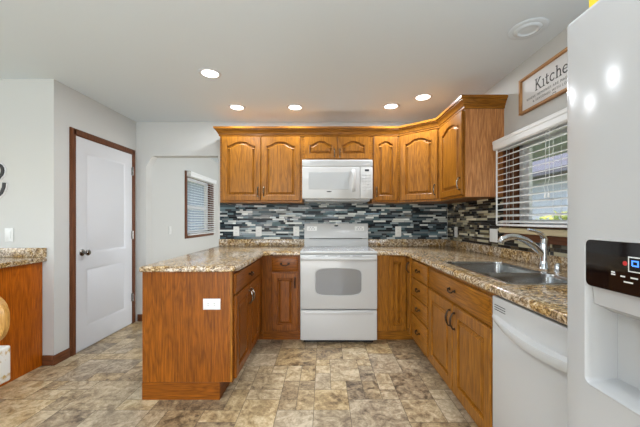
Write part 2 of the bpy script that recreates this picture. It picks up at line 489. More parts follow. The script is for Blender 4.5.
c.box((XR-.016, 1.26, 1.86), (XR-.0005, 2.43, 1.915), .003)
c.build('casing', 'trimwood_z', win1)
c = MB()
c.box((XO+.0005, 4.735, .93), (XO+.016, 4.80, 2.01), .003); c.box((XO+.0005, 5.88, .93), (XO+.016, 5.945, 2.01), .003)
c.box((XO+.0005, 4.80, 1.95), (XO+.016, 5.88, 2.01), .003); c.box((XO+.0005, 4.80, .93), (XO+.02, 5.88, .98), .003)
c.build('casing', 'trimwood_z', win2)

# ------------------------------------------------------------------ hardware builders
def pull(F, u, v, vertical, parent, mat, L=.096, out0=.0, name='handle'):
    """a bowed pull with two feet, centred at (u, v) on the face out0"""
    m = MB(); n = 9; P = []; R = []
    for i in range(n):
        a = -1+2*i/(n-1); s = a*L/2; h = out0+.012+.016*(1-a*a)
        P.append(F(u, v+s, h) if vertical else F(u+s, v, h)); R.append(.0040+.0022*(1-a*a))
    m.tube(P, R, 8)
    for a in (-1, 1):
        p0 = F(u, v+a*L/2, out0-.001) if vertical else F(u+a*L/2, v, out0-.001); p1 = F(u, v+a*L/2, out0+.014) if vertical else F(u+a*L/2, v, out0+.014)
        m.tube([p0, p0.lerp(p1, .25), p0.lerp(p1, .3), p1], [.0085, .0085, .005, .0045], 8)
    return m.build(name, mat, parent)

def bail(F, u, v, parent, out0):
    """dark drooping bail pull on two rosettes"""
    m = MB(); L = .076; P = []; n = 9
    for i in range(n):
        a = -1+2*i/(n-1); P.append(F(u+a*L/2, v-.016*(1-a**4), out0+.014+.006*(1-a*a)))
    m.tube(P, [.0042]*n, 8)
    for a in (-1, 1):
        m.lathe(F(u+a*L/2, v, out0-.001), [(0, 0), (.011, 0), (.011, .003), (.006, .006), (.005, .018), (0, .019)], F.w, 12)
    return m.build('handle', 'bronze', parent)

def arch_loop(u0, u1, v0, v1, rise, n=29):
    P = [(u0, v0), (u1, v0)]
    uc, hw = (u0+u1)/2, (u1-u0)/2
    for i in range(n):
        a = 1-2*i/(n-1); t = (abs(a)/.88)**1.45
        P.append((uc+a*hw, v1+(rise*.5*(1+math.cos(PI*t)) if t < 1 else 0)))
    return [Vector(p) for p in P]

def cab_door(F, u0, u1, v0, v1, parent, grain='oak_z', arch=0., hand=None, stile=.056, hmat='pewter', wood=None, label=None):
    """a raised-panel door on face w = 0; hand = (side 'l'/'r', end 'top'/'bottom')"""
    t = .020; n = 29
    top = v1-stile-(arch if arch else 0)
    I = arch_loop(u0+stile, u1-stile, v0+stile, top, arch, n)
    O = [Vector((u0, v0)), Vector((u1, v0))]
    for i in range(n):
        a = 1-2*i/(n-1); uu = I[2+i].x
        O.append(Vector((u1 if i == 0 else u0 if i == n-1 else uu, v1)))
    def ins(P, d):     # inset the outer loop, straight sides
        return [Vector((min(max(p.x, u0+d), u1-d), min(max(p.y, v0+d), v1-d))) for p in P]
    m = MB()
    Ls = [[F(p.x, p.y, .0005) for p in O], [F(p.x, p.y, t-.005) for p in O], [F(p.x, p.y, t) for p in ins(O, .005)], [F(p.x, p.y, t) for p in I],
          [F(p.x, p.y, t-.004) for p in offset_loop(I, .005)], [F(p.x, p.y, .004) for p in offset_loop(I, .007)]]
    m.loops(Ls, cap0=False, cap1=False)
    bmesh.ops.remove_doubles(m.bm, verts=m.bm.verts[:], dist=1e-5)
    d = m.build('door', grain, parent)
    if label: d['label'] = label
    p = MB()
    e_ = min(.036, (u1-u0)*.5-stile-.006)
    Lp = [[F(q.x, q.y, .0045) for q in offset_loop(I, .0065)], [F(q.x, q.y, .0045) for q in offset_loop(I, e_*.50)],
          [F(q.x, q.y, .0155) for q in offset_loop(I, e_*.94)], [F(q.x, q.y, .0185) for q in offset_loop(I, e_)]]
    p.loops(Lp, cap0=False)
    p.build('raised_panel', grain, d, sharp=15)
    if hand:
        s, e = hand
        uu = u0+.030 if s == 'l' else u1-.030
        vv = v1-.095 if e == 'top' else v0+.095
        pull(F, uu, vv, True, d, hmat, .10, t)
    return d

def drawer(F, u0, u1, v0, v1, parent, mat, name='drawer', handle=True):
    m = MB(); q = [Vector(p) for p in ((u0, v0), (u1, v0), (u1, v1), (u0, v1))]
    L = [[F(p.x, p.y, w) for p in offset_loop(q, dd)] for dd, w in ((0, .0005), (0, .012), (.003, .015), (.012, .0185), (.016, .020))]
    m.loops(L); o = m.build(name, mat, parent)
    if handle: bail(F, (u0+u1)/2, (v0+v1)/2+.006, o, .020)
    return o

# ------------------------------------------------------------------ base cabinets
CT0, CT1 = .876, .914
YFR = 3.0         # front of the back run
XPR = -.625       # right face of the peninsula
XRF = .84         # face of the right run
XRG0, XRG1 = -.236, .526
TK = .115

# peninsula
pen = thing('peninsula_cabinet', 'oak peninsula base cabinet with a flat veneered end and white outlet', 'cabinet', (-.93, 2.8, 0))
B('body', 'roak_z', pen, (-1.238, 2.056, TK), (XPR-.019, YB-.004, CT0-.001))
B('end_panel', 'roak_z', pen, (-1.238, 2.043, TK+.005), (XPR, 2.056, CT0-.001), .002)
B('end_skirt', 'roak_x', pen, (-1.240, 2.043, .0), (XPR-.085, 2.058, TK+.005), .002)
FP = LEFT(XPR)
B('face_frame', 'roak_z', pen, (XPR-.019, 2.056, TK), (XPR, YFR, CT0-.001), .001)
B('corner_stile', 'oak_z', pen, (XPR-.014, 2.041, TK+.006), (XPR+.0015, 2.0445, CT0-.001), .001)
B('toe_kick', 'roak_y', pen, (-1.238, 2.058, 0), (XPR-.085, YFR+.075, TK))
B('toe_kick', 'roak_x', pen, (-1.238, YFR+.075, 0), (XPR, YFR+.09, TK))
drawer(FP, 2.075, 2.845, .715, .855, pen, 'roak_y')
cab_door(FP, 2.075, 2.455, TK+.015, .70, pen, 'roak_z', 0, ('r', 'top'), hmat='pewter')
cab_door(FP, 2.463, 2.845, TK+.015, .70, pen, 'roak_z', 0, ('l', 'top'), hmat='pewter')

# left of the range
lb = thing('base_cabinet', 'narrow oak base cabinet with drawer over door left of the white range', 'cabinet', (-.43, 3.3, 0))
B('body', 'oak_z', lb, (XPR+.001, YFR+.019, TK), (XRG0-.004, YB-.004, CT0-.001))
B('face_frame', 'roak_z', lb, (XPR+.001, YFR, TK), (XRG0-.004, YFR+.019, CT0-.001), .001)
B('toe_kick', 'roak_x', lb, (XPR+.001, YFR+.075, 0), (XRG0-.004, YFR+.090, TK))
FBk = BACK(YFR)
drawer(FBk, -.520, -.258, .715, .855, lb, 'roak_x')
cab_door(FBk, -.520, -.258, TK+.015, .70, lb, 'roak_z', 0, ('r', 'top'), hmat='bronze', stile=.052)

# right corner
rc = thing('corner_cabinet', 'oak corner base cabinet with folding door right of the white range', 'cabinet', (1.1, 3.3, 0))
m = MB(); PL = Fr((0, 0, 0), (1, 0, 0), (0, 0, 1))
def plan(poly, z0, z1, mb):
    P = [Vector(p) for p in poly]; mb.loops([[Vector((p.x, p.y, z)) for p in P] for z in (z0, z1)])
plan([(XRG1+.004, YFR), (XRF, YFR), (XRF, 2.845), (XR-.003, 2.845), (XR-.003, YB-.004), (XRG1+.004, YB-.004)], TK, CT0-.001, m)
m.build('body', 'oak_z', rc)
m = MB(); plan([(XRG1+.004, YFR+.075), (XRF+.075, YFR+.075), (XRF+.075, 2.845), (XRF+.09, 2.845), (XRF+.09, YFR+.09), (XRG1+.004, YFR+.09)], 0, TK, m)
m.build('toe_kick', 'oak_x', rc)
cab_door(FBk, .645, XRF-.022, TK+.015, .865, rc, 'oak_z', 0, None, stile=.045)
FRr = RIGHT(XRF)
cab_door(FRr, -(YFR-.022), -2.852, TK+.015, .865, rc, 'oak_z', 0, None, stile=.034)
pull(FRr, -2.885, .77, True, rc.children[-1], 'bronze', .09, .020)

# drawers, right run
db = thing('drawer_cabinet', 'oak base cabinet with four stacked drawers in the right run', 'cabinet', (1.17, 2.6, 0))
B('body', 'oak_z', db, (XRF+.019, 2.380, TK), (XR-.003, 2.844, CT0-.001))
B('face_frame', 'oak_z', db, (XRF, 2.380, TK), (XRF+.019, 2.844, CT0-.001), .001)
B('toe_kick', 'oak_y', db, (XRF+.075, 2.380, 0), (XRF+.09, 2.844, TK))
for z0, z1 in ((.700, .855), (.533, .688), (.366, .521), (TK+.015, .354)):
    drawer(FRr, -2.825, -2.398, z0, z1, db, 'oak_y')

# sink base (hollow, the bowls hang in it)
sb = thing('sink_cabinet', 'oak sink base cabinet with false front over two tall doors', 'cabinet', (1.17, 1.92, 0))
B('side_panel', 'oak_z', sb, (XRF+.019, 1.462, TK), (XR-.003, 1.478, CT0-.001))
B('side_panel', 'oak_z', sb, (XRF+.019, 2.362, TK), (XR-.003, 2.378, CT0-.001))
B('bottom_panel', 'oak_y', sb, (XRF+.019, 1.478, TK), (XR-.003, 2.362, TK+.016))
B('back_panel', 'oak_y', sb, (XR-.012, 1.478, TK+.016), (XR-.003, 2.362, CT0-.001))
B('face_frame', 'oak_z', sb, (XRF, 1.462, TK), (XRF+.019, 2.378, CT0-.001), .001)
B('toe_kick', 'oak_y', sb, (XRF+.075, 1.462, 0), (XRF+.09, 2.378, TK))
drawer(FRr, -2.360, -1.478, .700, .845, sb, 'oak_y', 'false_front')
cab_door(FRr, -2.360, -1.923, TK+.015, .685, sb, 'oak_z', 0, ('r', 'top'), hmat='bronze', stile=.062)
cab_door(FRr, -1.915, -1.478, TK+.015, .685, sb, 'oak_z', 0, ('l', 'top'), hmat='bronze', stile=.062)

# dining-side base cabinet at the far left
XD = -2.373
dc = thing('buffet_cabinet', 'oak buffet cabinet with plain veneered side against the wall at far left', 'cabinet', (-2.7, 2.0, 0))
B('body', 'roak_y', dc, (-3.0, 1.30, .0), (XD-.012, YA-.003, CT0-.001))
B('side_panel', 'veneer', dc, (XD-.012, 1.30, .0), (XD, YA-.003, CT0-.001), .002)
# ------------------------------------------------------------------ countertops
def slab(name, poly, hole, parent, r=.014):
    m = MB(); bm = m.bm
    P = [Vector(p) for p in poly]
    prof = []
    for k in range(5):
        a = PI/2*k/4; prof.append((r*(1-math.sin(a)), CT1-r+r*math.cos(a)))
    prof += [(0, CT0+.006), (.006, CT0)]
    L = []
    for dd, z in prof:
        L.append([bm.verts.new((p.x, p.y, z)) for p in offset_loop(P, dd)])
    n = len(P)
    for k in range(len(L)-1):
        for i in range(n):
            j = (i+1) % n; bm.faces.new((L[k][i], L[k][j], L[k+1][j], L[k+1][i]))
    hl = []
    if hole:
        for z in (CT1, CT0): hl.append([bm.verts.new((x, y, z)) for x, y in hole])
        for i in range(len(hole)):
            j = (i+1) % len(hole); bm.faces.new((hl[0][i], hl[0][j], hl[1][j], hl[1][i]))
    def fill(loops):
        es = []
        for lp in loops:
            for i in range(len(lp)):
                a, b = lp[i], lp[(i+1) % len(lp)]
                es.append(bm.edges.get((a, b)) or bm.edges.new((a, b)))
        bmesh.ops.triangle_fill(bm, edges=es, use_beauty=True)
    fill([L[0]]+([hl[0]] if hole else [])); fill([L[-1]]+([hl[1]] if hole else []))
    return m.build(name, 'granite', parent, sharp=30)
def fillet(cx, cy, r, a0, a1, n=7):
    return [(cx+r*math.cos(math.radians(a0+(a1-a0)*i/(n-1))), cy+r*math.sin(math.radians(a0+(a1-a0)*i/(n-1)))) for i in range(n)]
cl = thing('countertop', 'speckled brown laminate countertop on the peninsula and left back run', 'countertop', (-.9, 2.8, CT0))
XE = XPR+.042; YE = YFR-.035
slab('slab', [(-1.240, 2.012)]+[(XE-.10, 2.012), (XE-.03, 2.028), (XE, 2.085)]+fillet(XE+.09, YE-.09, .09, 180, 90)+[(XRG0-.002, YE), (XRG0-.002, YB-.002), (-1.278, YB-.002)], None, cl)
B('upstand', 'granite', cl, (-1.270, YB-.02, CT1-.0005), (XRG0-.002, YB-.001, .995), .004, 2)
cr = thing('countertop', 'speckled brown laminate countertop with the sink, along the right wall', 'countertop', (1.2, 2.2, CT0))
XE2 = XRF-.040
SX0, SX1, SY0, SY1 = .905, 1.305, 1.46, 2.225
hole = [(SX0, SY0), (SX1, SY0), (SX1, SY1), (SX0, SY1)]
slab('slab', [(XRG1+.002, YE)]+fillet(XE2-.11, YE-.11, .11, 90, 0)+[(XE2, .842), (XR-.002, .842), (XR-.002, YB-.002), (XRG1+.002, YB-.002)], hole, cr)
B('upstand', 'granite', cr, (XRG1+.002, YB-.02, CT1-.0005), (XR-.02, YB-.001, .995), .004, 2)
B('upstand', 'granite', cr, (XR-.02, .842, CT1-.0005), (XR-.001, YB-.001, .995), .004, 2)
cd2 = thing('countertop', 'speckled brown laminate countertop on the buffet at far left', 'countertop', (-2.7, 2.0, CT0))
slab('slab', [(-3.03, 1.27), (XD+.035, 1.27), (XD+.035, YA-.002), (-3.03, YA-.002)], None, cd2)
B('upstand', 'granite', cd2, (-3.03, YA-.02, CT1-.0005), (XD+.035, YA-.001, .992), .004, 2)

# ------------------------------------------------------------------ mosaic splashback
COOL = [(24, 28, 32), (214, 218, 214), (140, 152, 156), (104, 124, 130), (26, 32, 38), (34, 42, 48), (44, 58, 64), (66, 84, 90), (88, 102, 108), (118, 126, 128), (176, 182, 182), (204, 208, 204), (58, 60, 62), (82, 104, 110)]
WARM_LIT = [(26, 22, 18), (204, 196, 170), (32, 28, 24), (40, 36, 30), (62, 54, 44), (84, 74, 58), (112, 102, 80), (160, 152, 122), (186, 178, 150), (48, 44, 40), (100, 96, 82), (42, 36, 32)]  # right-wall tiles, warm light and oak reflections put into the colours
def mosaic(name, label, F, rects, pal, loc):
    m = MB(); lay = m.bm.loops.layers.float_color.new('tone'); rnd = random.Random(3)
    rh = .0232
    for (u0, u1, v0, v1) in rects:
        m.fbox(F, u0, u1, v0, v1, .0005, .004, mi=1)
        nr = max(1, round((v1-v0)/rh)); h = (v1-v0)/nr; last = None
        for j in range(nr):
            u = u0-rnd.random()*.12
            while u < u1:
                L = rnd.choice((.04, .06, .075, .10, .10, .15, .20))
                a, b = max(u, u0), min(u+L, u1); u += L
                if b-a < .008: continue
                g = .0010; va, vb = v0+j*h+g, v0+(j+1)*h-g; a += g; b -= g
                tx, tz = rnd.gauss(0, .0008), rnd.gauss(0, .00055)
                P = [F(a, va, .0062-tx-tz), F(b, va, .0062+tx-tz), F(b, vb, .0062+tx+tz), F(a, vb, .0062-tx+tz)]
                Q = [F(a, va, .004), F(b, va, .004), F(b, vb, .004), F(a, vb, .004)]
                c = rnd.choice(pal)
                while c == last: c = rnd.choice(pal)
                last = c; k = rnd.uniform(.92, 1.06); c = lin([min(255, x*k) for x in c])[:3]+(rnd.choice((.08, .12, .5)),)
                fs = m.add(P+Q, [(0, 1, 2, 3), (0, 4, 5, 1), (1, 5, 6, 2), (2, 6, 7, 3), (3, 7, 4, 0)])
                for f in fs:
                    for lp in f.loops: lp[lay] = c
    o = m.build(name, ['mosaic', 'wgrout'], loc=loc, sharp=20)
    o['kind'] = 'structure'; o['label'] = label
    return o
UB = 1.418
mosaic('trim_2', 'grey and teal glass mosaic splashback on the back wall', BACK(YB), [(-1.262, XR-.008, .9955, UB+.03)], COOL, (0, YB, 1.2))
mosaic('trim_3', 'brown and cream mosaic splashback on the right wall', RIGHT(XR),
       [(-(YB-.008), -2.492, .9955, UB+.03), (-2.4915, -.85, .9955, WIN1[2]-.097)], WARM_LIT, (XR, 2.5, 1.2))

# ------------------------------------------------------------------ wall cabinets
UT = 2.18; YU = 3.32; XU = 1.175; DT = 2.146
FU = BACK(YU)
ul = thing('wall_cabinet', 'double-door arched oak wall cabinet left of the microwave', 'cabinet', (-.69, 3.5, UB))
B('body', 'oak_z', ul, (-1.15, YU+.019, UB), (-.2385, YB-.001, UT)); B('face_frame', 'oak_x', ul, (-1.15, YU, UB), (-.2385, YU+.019, UT), .001)
cab_door(FU, -1.128, -.698, UB+.022, DT, ul, 'oak_z', .045, ('r', 'bottom'))
cab_door(FU, -.692, -.262, UB+.022, DT, ul, 'oak_z', .045, ('l', 'bottom'))
um = thing('wall_cabinet', 'short double-door oak wall cabinet directly above the microwave', 'cabinet', (.145, 3.5, 1.882))
B('body', 'oak_z', um, (-.238, YU+.019, 1.882), (.5265, YB-.001, UT)); B('face_frame', 'oak_x', um, (-.238, YU, 1.882), (.5265, YU+.019, UT), .001)
for a, b, s in ((-.212, .1415, 'r'), (.1485, .502, 'l')):
    dd = cab_door(FU, a, b, 1.902, DT, um, 'oak_z', .040, None, stile=.050)
    pull(FU, b-.026 if s == 'r' else a+.026, 1.965, True, dd, 'pewter', .08, .020)
un = thing('wall_cabinet', 'narrow single-door oak wall cabinet right of the microwave', 'cabinet', (.68, 3.5, UB))
B('body', 'oak_z', un, (.527, YU+.019, UB), (.8315, YB-.001, UT)); B('face_frame', 'oak_x', un, (.527, YU, UB), (.8315, YU+.019, UT), .001)
cab_door(FU, .548, .812, UB+.022, DT, un, 'oak_z', .030, ('l', 'bottom'), stile=.052)
ud = thing('wall_cabinet', 'diagonal corner oak wall cabinet between the back and right runs', 'cabinet', (1.2, 3.4, UB))
P1, P2 = Vector((.832, YU)), Vector((XU, 3.03))
m = MB(); plan([(P1.x, P1.y), (P2.x, P2.y), (XR-.001, 3.03), (XR-.001, YB-.001), (P1.x, YB-.001)], UB, UT, m); m.build('body', 'oak_z', ud)
dv = (P2-P1).normalized(); FDg = Fr((P1.x, P1.y, 0), (dv.x, dv.y, 0), (dv.y, -dv.x, 0)); DL = (P2-P1).length
cab_door(FDg, .022, DL-.022, UB+.022, DT, ud, 'oak_z', .042, ('r', 'bottom'))
ur = thing('wall_cabinet', 'single-door oak wall cabinet with broad side panel beside the sink window', 'cabinet', (1.34, 2.76, UB))
B('body', 'oak_z', ur, (XU+.019, 2.502, UB), (XR-.001, 3.0295, UT)); B('face_frame', 'oak_z', ur, (XU, 2.502, UB), (XU+.019, 3.0295, UT), .001)
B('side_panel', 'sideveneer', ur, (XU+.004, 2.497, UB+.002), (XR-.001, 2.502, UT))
FUr = RIGHT(XU)
cab_door(FUr, -3.005, -2.520, UB+.022, DT, ur, 'oak_z', .042, ('r', 'bottom'))
# crown moulding in one run
path = [(-1.1505, YB-.001), (-1.1505, YU-.0005), (P1.x, YU-.0005), (P2.x-.0005, P2.y), (XU-.0005, 2.4965), (XR-.001, 2.4965)]
prof = [(.0, 2.152), (.008, 2.152), (.012, 2.158), (.012, 2.172), (.019, 2.174), (.022, 2.186), (.034, 2.206), (.044, 2.214), (.044, 2.222), (.054, 2.225), (.057, 2.246), (.0, 2.246)]
m = MB(); L = []
cols = [offset_loop(path, -dd, False) for dd, z in prof]
for i in range(len(path)): L.append([Vector((cols[k][i].x, cols[k][i].y, prof[k][1])) for k in range(len(prof))])
m.loops(L); tag(m.build('crown_moulding', 'oak_x', loc=(0, YU, 2.15), sharp=25), 'stepped oak crown moulding running along the tops of the wall cabinets', 'moulding')

# ------------------------------------------------------------------ range
rg = thing('range', 'white freestanding electric range between the base cabinets', 'stove', (.145, 3.3, 0))
YRD = 2.947
B('body', 'enamel', rg, (XRG0, YRD+.045, .04), (XRG1, YB-.012, .895))
B('plinth', 'dark', rg, (XRG0+.03, YRD+.07, 0), (XRG1-.03, YB-.05, .04))
m = MB()
m.box((XRG0-.001, YRD+.012, .894), (XRG1+.001, YB-.07, .914), .006, 3)
m.build('cooktop_rim', 'enamel', rg)
ckt = B('glass_cooktop', 'cooktop', rg, (XRG0+.025, YRD+.05, .9135), (XRG1-.025, YB-.12, .9165), .001)
for (x, y, r) in ((-.05, 3.14, .105), (.33, 3.14, .085), (-.05, 3.40, .08), (.33, 3.40, .105)):
    m = MB(); m.lathe((x, y, .9164), [(r, 0), (r, .0004), (r-.004, .0004), (r-.004, 0)], n=40); m.build('burner_ring', 'greyplastic', ckt)
FRg = BACK(YRD)
# door with window
dr = MB(); dr.fbox(FRg, XRG0+.002, XRG1-.002, .350, .880, -.044, 0, .008, 3); dr = dr.build('oven_door', 'enamel', rg)
def squircle(uc, vc, hu, hv, e=5, n=40, bulge=.012):
    P = []
    for k in range(n):
        a = 2*PI*k/n; ca, sa = math.cos(a), math.sin(a)
        u = hu*math.copysign(abs(ca)**(2/e), ca); v = hv*math.copysign(abs(sa)**(2/e), sa)
        v += math.copysign(bulge, v)*(1-(u/hu)**2)*abs(v/hv); P.append((uc+u, vc+v))
    return P
m = MB(); Q = [Vector(p) for p in squircle(.143, .617, .234, .128, 7, 56, .014)]
m.loops([[FRg(p.x, p.y, w) for p in offset_loop(Q, dd)] for dd, w in ((0, -.001), (.002, .0025), (.008, .0025), (.011, .0005))], cap0=False, cap1=False); m.build('window_trim', 'greyplastic', dr)
m = MB(); m.prism([tuple(p) for p in offset_loop(Q, .009)], FRg, .0002, .0012); m.build('oven_window', 'ovenglass', dr)
m = MB(); n = 15; L = []
for i in range(n):
    a = -1+2*i/(n-1); u = .145+a*.372; h = .030+.012*(1-a*a); z = .845
    if abs(a) == 1: h = .006
    L.append([FRg(u, z-.016, h-.004), FRg(u, z-.013, h+.006), FRg(u, z+.004, h+.010), FRg(u, z+.014, h+.004), FRg(u, z+.012, h-.006), FRg(u, z-.010, h-.010)])
m.loops(L); m.build('handle', 'enamel', dr)
for uu in (-.036, .085, .206, .327):
    m = MB(); m.fbox(FRg, uu-.046, uu+.046, .8705, .8745, -.002, .0008); m.build('vent_slot', 'dark', dr)
m = MB(); m.fbox(FRg, XRG0+.003, XRG1-.003, .042, .338, -.044, -.002, .008, 3)
m.fbox(FRg, XRG0+.04, XRG1-.04, .300, .322, -.006, .006, .004, 2); m.build('drawer', 'enamel', rg)
# backguard
m = MB(); yb = YB-.012
sec = [(yb, .90), (yb-.085, .90), (yb-.068, 1.005), (yb-.092, 1.012), (yb-.088, 1.05), (yb-.070, 1.165), (yb-.055, 1.184), (yb-.03, 1.186), (yb, 1.18)]
m.loops([[Vector((x, y, z)) for y, z in sec] for x in (XRG0+.004, XRG1-.004)]); bg_ = m.build('backguard', 'enamel', rg, sharp=30)
B('vent_slit', 'dark', rg, (XRG0+.065, yb-.0935, 1.0055), (XRG1-.075, yb-.070, 1.0115))
FG = Fr((0, yb-.0795, 0), (1, 0, 0), (0, -.988, .154))
def gface(u, z): return Vector((u, yb-.088+(z-1.05)/.115*.018, z))
m = MB(); c = gface(.145, 1.158); m.lathe(c, [(0, -.002), (.001, -.002), (.001, .002), (0, .002)], (0, -1, .15), 8); m.bm.clear()
q = [(c.x+.026*math.cos(2*PI*k/24), 0, .0095*math.sin(2*PI*k/24)) for k in range(24)]
m.loops([[Vector((x, c.y-dy+dz*.15, c.z+dz)) for x, _, dz in q] for dy in (-.001, .002)]); m.build('badge', 'black', bg_)
def gpanel(name, u0, u1, z0, z1, mat, t=.0015):
    m = MB(); P = []
    for tt in (-.001, t):
        P += [gface(u0, z0)+Vector((0, -tt, 0)), gface(u1, z0)+Vector((0, -tt, 0)), gface(u1, z1)+Vector((0, -tt, 0)), gface(u0, z1)+Vector((0, -tt, 0))]
    m.pts8(P); return m.build(name, mat, bg_)
gpanel('control_pad', -.20, -.085, 1.100, 1.150, 'plastic'); gpanel('control_pad', .365, .475, 1.100, 1.150, 'plastic')
gpanel('display', .085, .205, 1.120, 1.142, 'greyplastic')
for i in range(3):
    for side in (-.175, .392): gpanel('button', side+i*.030-.009, side+i*.030+.009, 1.112, 1.126, 'greyplastic', .0025)
for i in range(2):
    for side in (-.16, .405): gpanel('button', side+i*.030-.009, side+i*.030+.009, 1.132, 1.144, 'greyplastic', .0025)

# ------------------------------------------------------------------ microwave
mw = thing('microwave', 'white over-the-range microwave hung under the short cabinet', 'microwave', (.145, 3.4, 1.44))
YM = 3.233; FM = BACK(YM); MZ0, MZ1 = 1.452, 1.878
B('body', 'enamel', mw, (-.236, YM+.03, MZ0), (.5255, YB-.009, MZ1), .004)
B('underside', 'greyplastic', mw, (-.21, YM+.05, MZ0-.02), (.50, YB-.03, MZ0+.001), .004)
m = MB(); m.fbox(FM, -.236, .5255, 1.800, MZ1, -.031, -.004, .006, 2); vg = m.build('vent_grille', 'enamel', mw)
for k in range(6):
    m = MB(); m.fbox(FM, -.15, .515, 1.812+k*.009, 1.816+k*.009, -.005, -.0028, .0005); m.build('louver', 'greyplastic', vg)
m = MB(); m.fbox(FM, -.236, .388, MZ0+.004, 1.798, -.031, 0, .008, 3); md = m.build('door', 'enamel', mw)
m = MB(); m.fbox(FM, -.166, .272, 1.555, 1.742, -.001, .0018, .0015); m.build('window', 'mwglass', md)
m = MB(); n = 11
L = []
for i in range(n):
    a = -1+2*i/(n-1); z = 1.650+a*.118; h = .012+.026*(1-a**4); 
    L.append([FM(.318+.02*math.cos(2*PI*k/10), z, h-.001+.010*math.sin(2*PI*k/10)) for k in range(10)])
m.loops(L); m.build('handle', 'enamel', md)
m = MB(); q = squircle(.055, 1.532, .028, .006, 2, 20, 0); m.prism(q, FM, -.001, .0015); m.build('badge', 'ink', md)
m = MB(); m.fbox(FM, .391, .5255, MZ0+.004, 1.798, -.031, -.001, .006, 2); mc = m.build('control_panel', 'enamel', mw)
FB('display', 'blackglass', mc, FM, .440, .486, 1.752, 1.772, -.002, .0008)
for i in range(3):
    for j in range(6): FB('button', 'enamel', mc, FM, .408+i*.036, .436+i*.036, 1.545+j*.032, 1.565+j*.032, -.002, .0010, .0008)

# ------------------------------------------------------------------ dishwasher
dw = thing('dishwasher', 'white dishwasher with bowed handle between sink cabinet and refrigerator', 'dishwasher', (1.15, 1.15, 0))
B('body', 'greyplastic', dw, (XRF+.02, .850, .04), (XR-.02, 1.455, .868))
FDW = RIGHT(XRF-.002)
dd = FB('door_panel', 'enamel', dw, FDW, -1.456, -.848, .13, .862, -.02, .022, .006, 3)
B('toe_panel', 'enamel', dw, (XRF+.06, .850, .005), (XRF+.075, 1.455, .125), .003)
m = MB(); n = 21; L = []
for i in range(n):
    a = -1+2*i/(n-1); u = -1.152+a*.298; bow = 1-a*a; h = .022+.004+.034*bow; z = .770-.022*bow
    L.append([FDW(u, z-.030-.006*bow, .021), FDW(u, z-.026-.006*bow, h-.006), FDW(u, z-.010, h), FDW(u, z+.004, h-.004), FDW(u, z+.012, .021)])
m.loops(L); m.build('handle', 'enamel', dd, sharp=50)
for k in range(3): FB('vent_slot', 'dark', dd, FDW, -1.435, -1.350, .822-k*.011, .8255-k*.011, .0215, .0226)

# ------------------------------------------------------------------ sink
sk = thing('sink', 'stainless double-bowl sink set into the right countertop', 'sink', (1.1, 1.84, .70))
def rrect(x0, y0, x1, y1, r, n=4):
    P = []
    for cx, cy, a in ((x1-r, y0+r, -90), (x1-r, y1-r, 0), (x0+r, y1-r, 90), (x0+r, y0+r, 180)):
        for i in range(n+1):
            t = math.radians(a+90*i/n); P.append(Vector((cx+r*math.cos(t), cy+r*math.sin(t))))
    return P
def bowl(y0, y1, depth):
    m = MB(); P = rrect(SX0+.006, y0, SX1-.006, y1, .05)
    L = []
    for dd, z in ((0, .9165), (.003, .910), (.006, .895), (.014, CT1-depth+.03), (.026, CT1-depth+.008), (.05, CT1-depth)):
        L.append([Vector((p.x, p.y, z)) for p in offset_loop(P, dd)])
    Lo = [[Vector((p.x, p.y, z)) for p in offset_loop(P, dd)] for dd, z in ((.044, CT1-depth-.002), (.012, CT1-depth+.02), (.003, .895), (.0, .905))]
    m.loops(L, cap0=False, cap1=True); o = m.build('bowl', 'steel', sk)
    c = Vector(((SX0+SX1)/2, (y0+y1)/2, CT1-depth))
    d = MB(); d.lathe(c, [(.045, 0), (.045, .002), (.038, .003), (.030, .0008), (0, .0006)]); d.build('drain', 'nickel', o)
YD = 1.745
bowl(YD+.012, SY1-.006, .19); bowl(SY0+.006, YD-.012, .16)
rim = MB(); R0 = rrect(SX0-.012, SY0-.012, SX1+.012, SY1+.012, .045)
def rim_piece():
    bm = rim.bm
    Z = .9168
    outer = [bm.verts.new((p.x, p.y, .9142)) for p in R0]; o2 = [bm.verts.new((p.x, p.y, Z)) for p in offset_loop(R0, .003)]
    for i in range(len(R0)): j = (i+1) % len(R0); bm.faces.new((outer[i], outer[j], o2[j], o2[i]))
    hs = [[bm.verts.new((p.x, p.y, Z)) for p in rrect(SX0+.006, a, SX1-.006, b, .05)] for a, b in ((YD+.012, SY1-.006), (SY0+.006, YD-.012))]
    es = []
    for lp in [o2]+hs:
        for i in range(len(lp)):
            a, b = lp[i], lp[(i+1) % len(lp)]; es.append(bm.edges.get((a, b)) or bm.edges.new((a, b)))
    bmesh.ops.triangle_fill(bm, edges=es, use_beauty=True)
rim_piece(); rim.build('rim', 'steel', sk)

# faucet
fx, fy = 1.388, 1.887
fc = thing('faucet', 'chrome single-lever pull-out faucet behind the sink', 'faucet', (fx, fy, CT1))
m = MB(); m.lathe((fx, fy, CT1), [(0, 0), (.034, 0), (.035, .006), (.029, .016), (.026, .06), (.028, .12), (.026, .170), (.020, .195), (0, .20)], n=28); m.build('body', 'chrome', fc)
pts = [(fx-.004, 1.000), (fx-.035, 1.030), (fx-.075, 1.068), (fx-.12, 1.098), (fx-.165, 1.116), (fx-.205, 1.121), (fx-.24, 1.116), (fx-.268, 1.103), (fx-.280, 1.088)]
m = MB(); m.tube([(x, fy, z) for x, z in pts], [.020, .021, .021, .020, .019, .0195, .021, .021, .018], 14); sp = m.build('spout', 'chrome', fc)
m = MB(); m.lathe((fx-.281, fy, 1.087), [(0, -.001), (.013, -.001), (.013, .003), (0, .004)], (-.6, 0, -.8)); m.build('spray_face', 'greyplastic', sp)
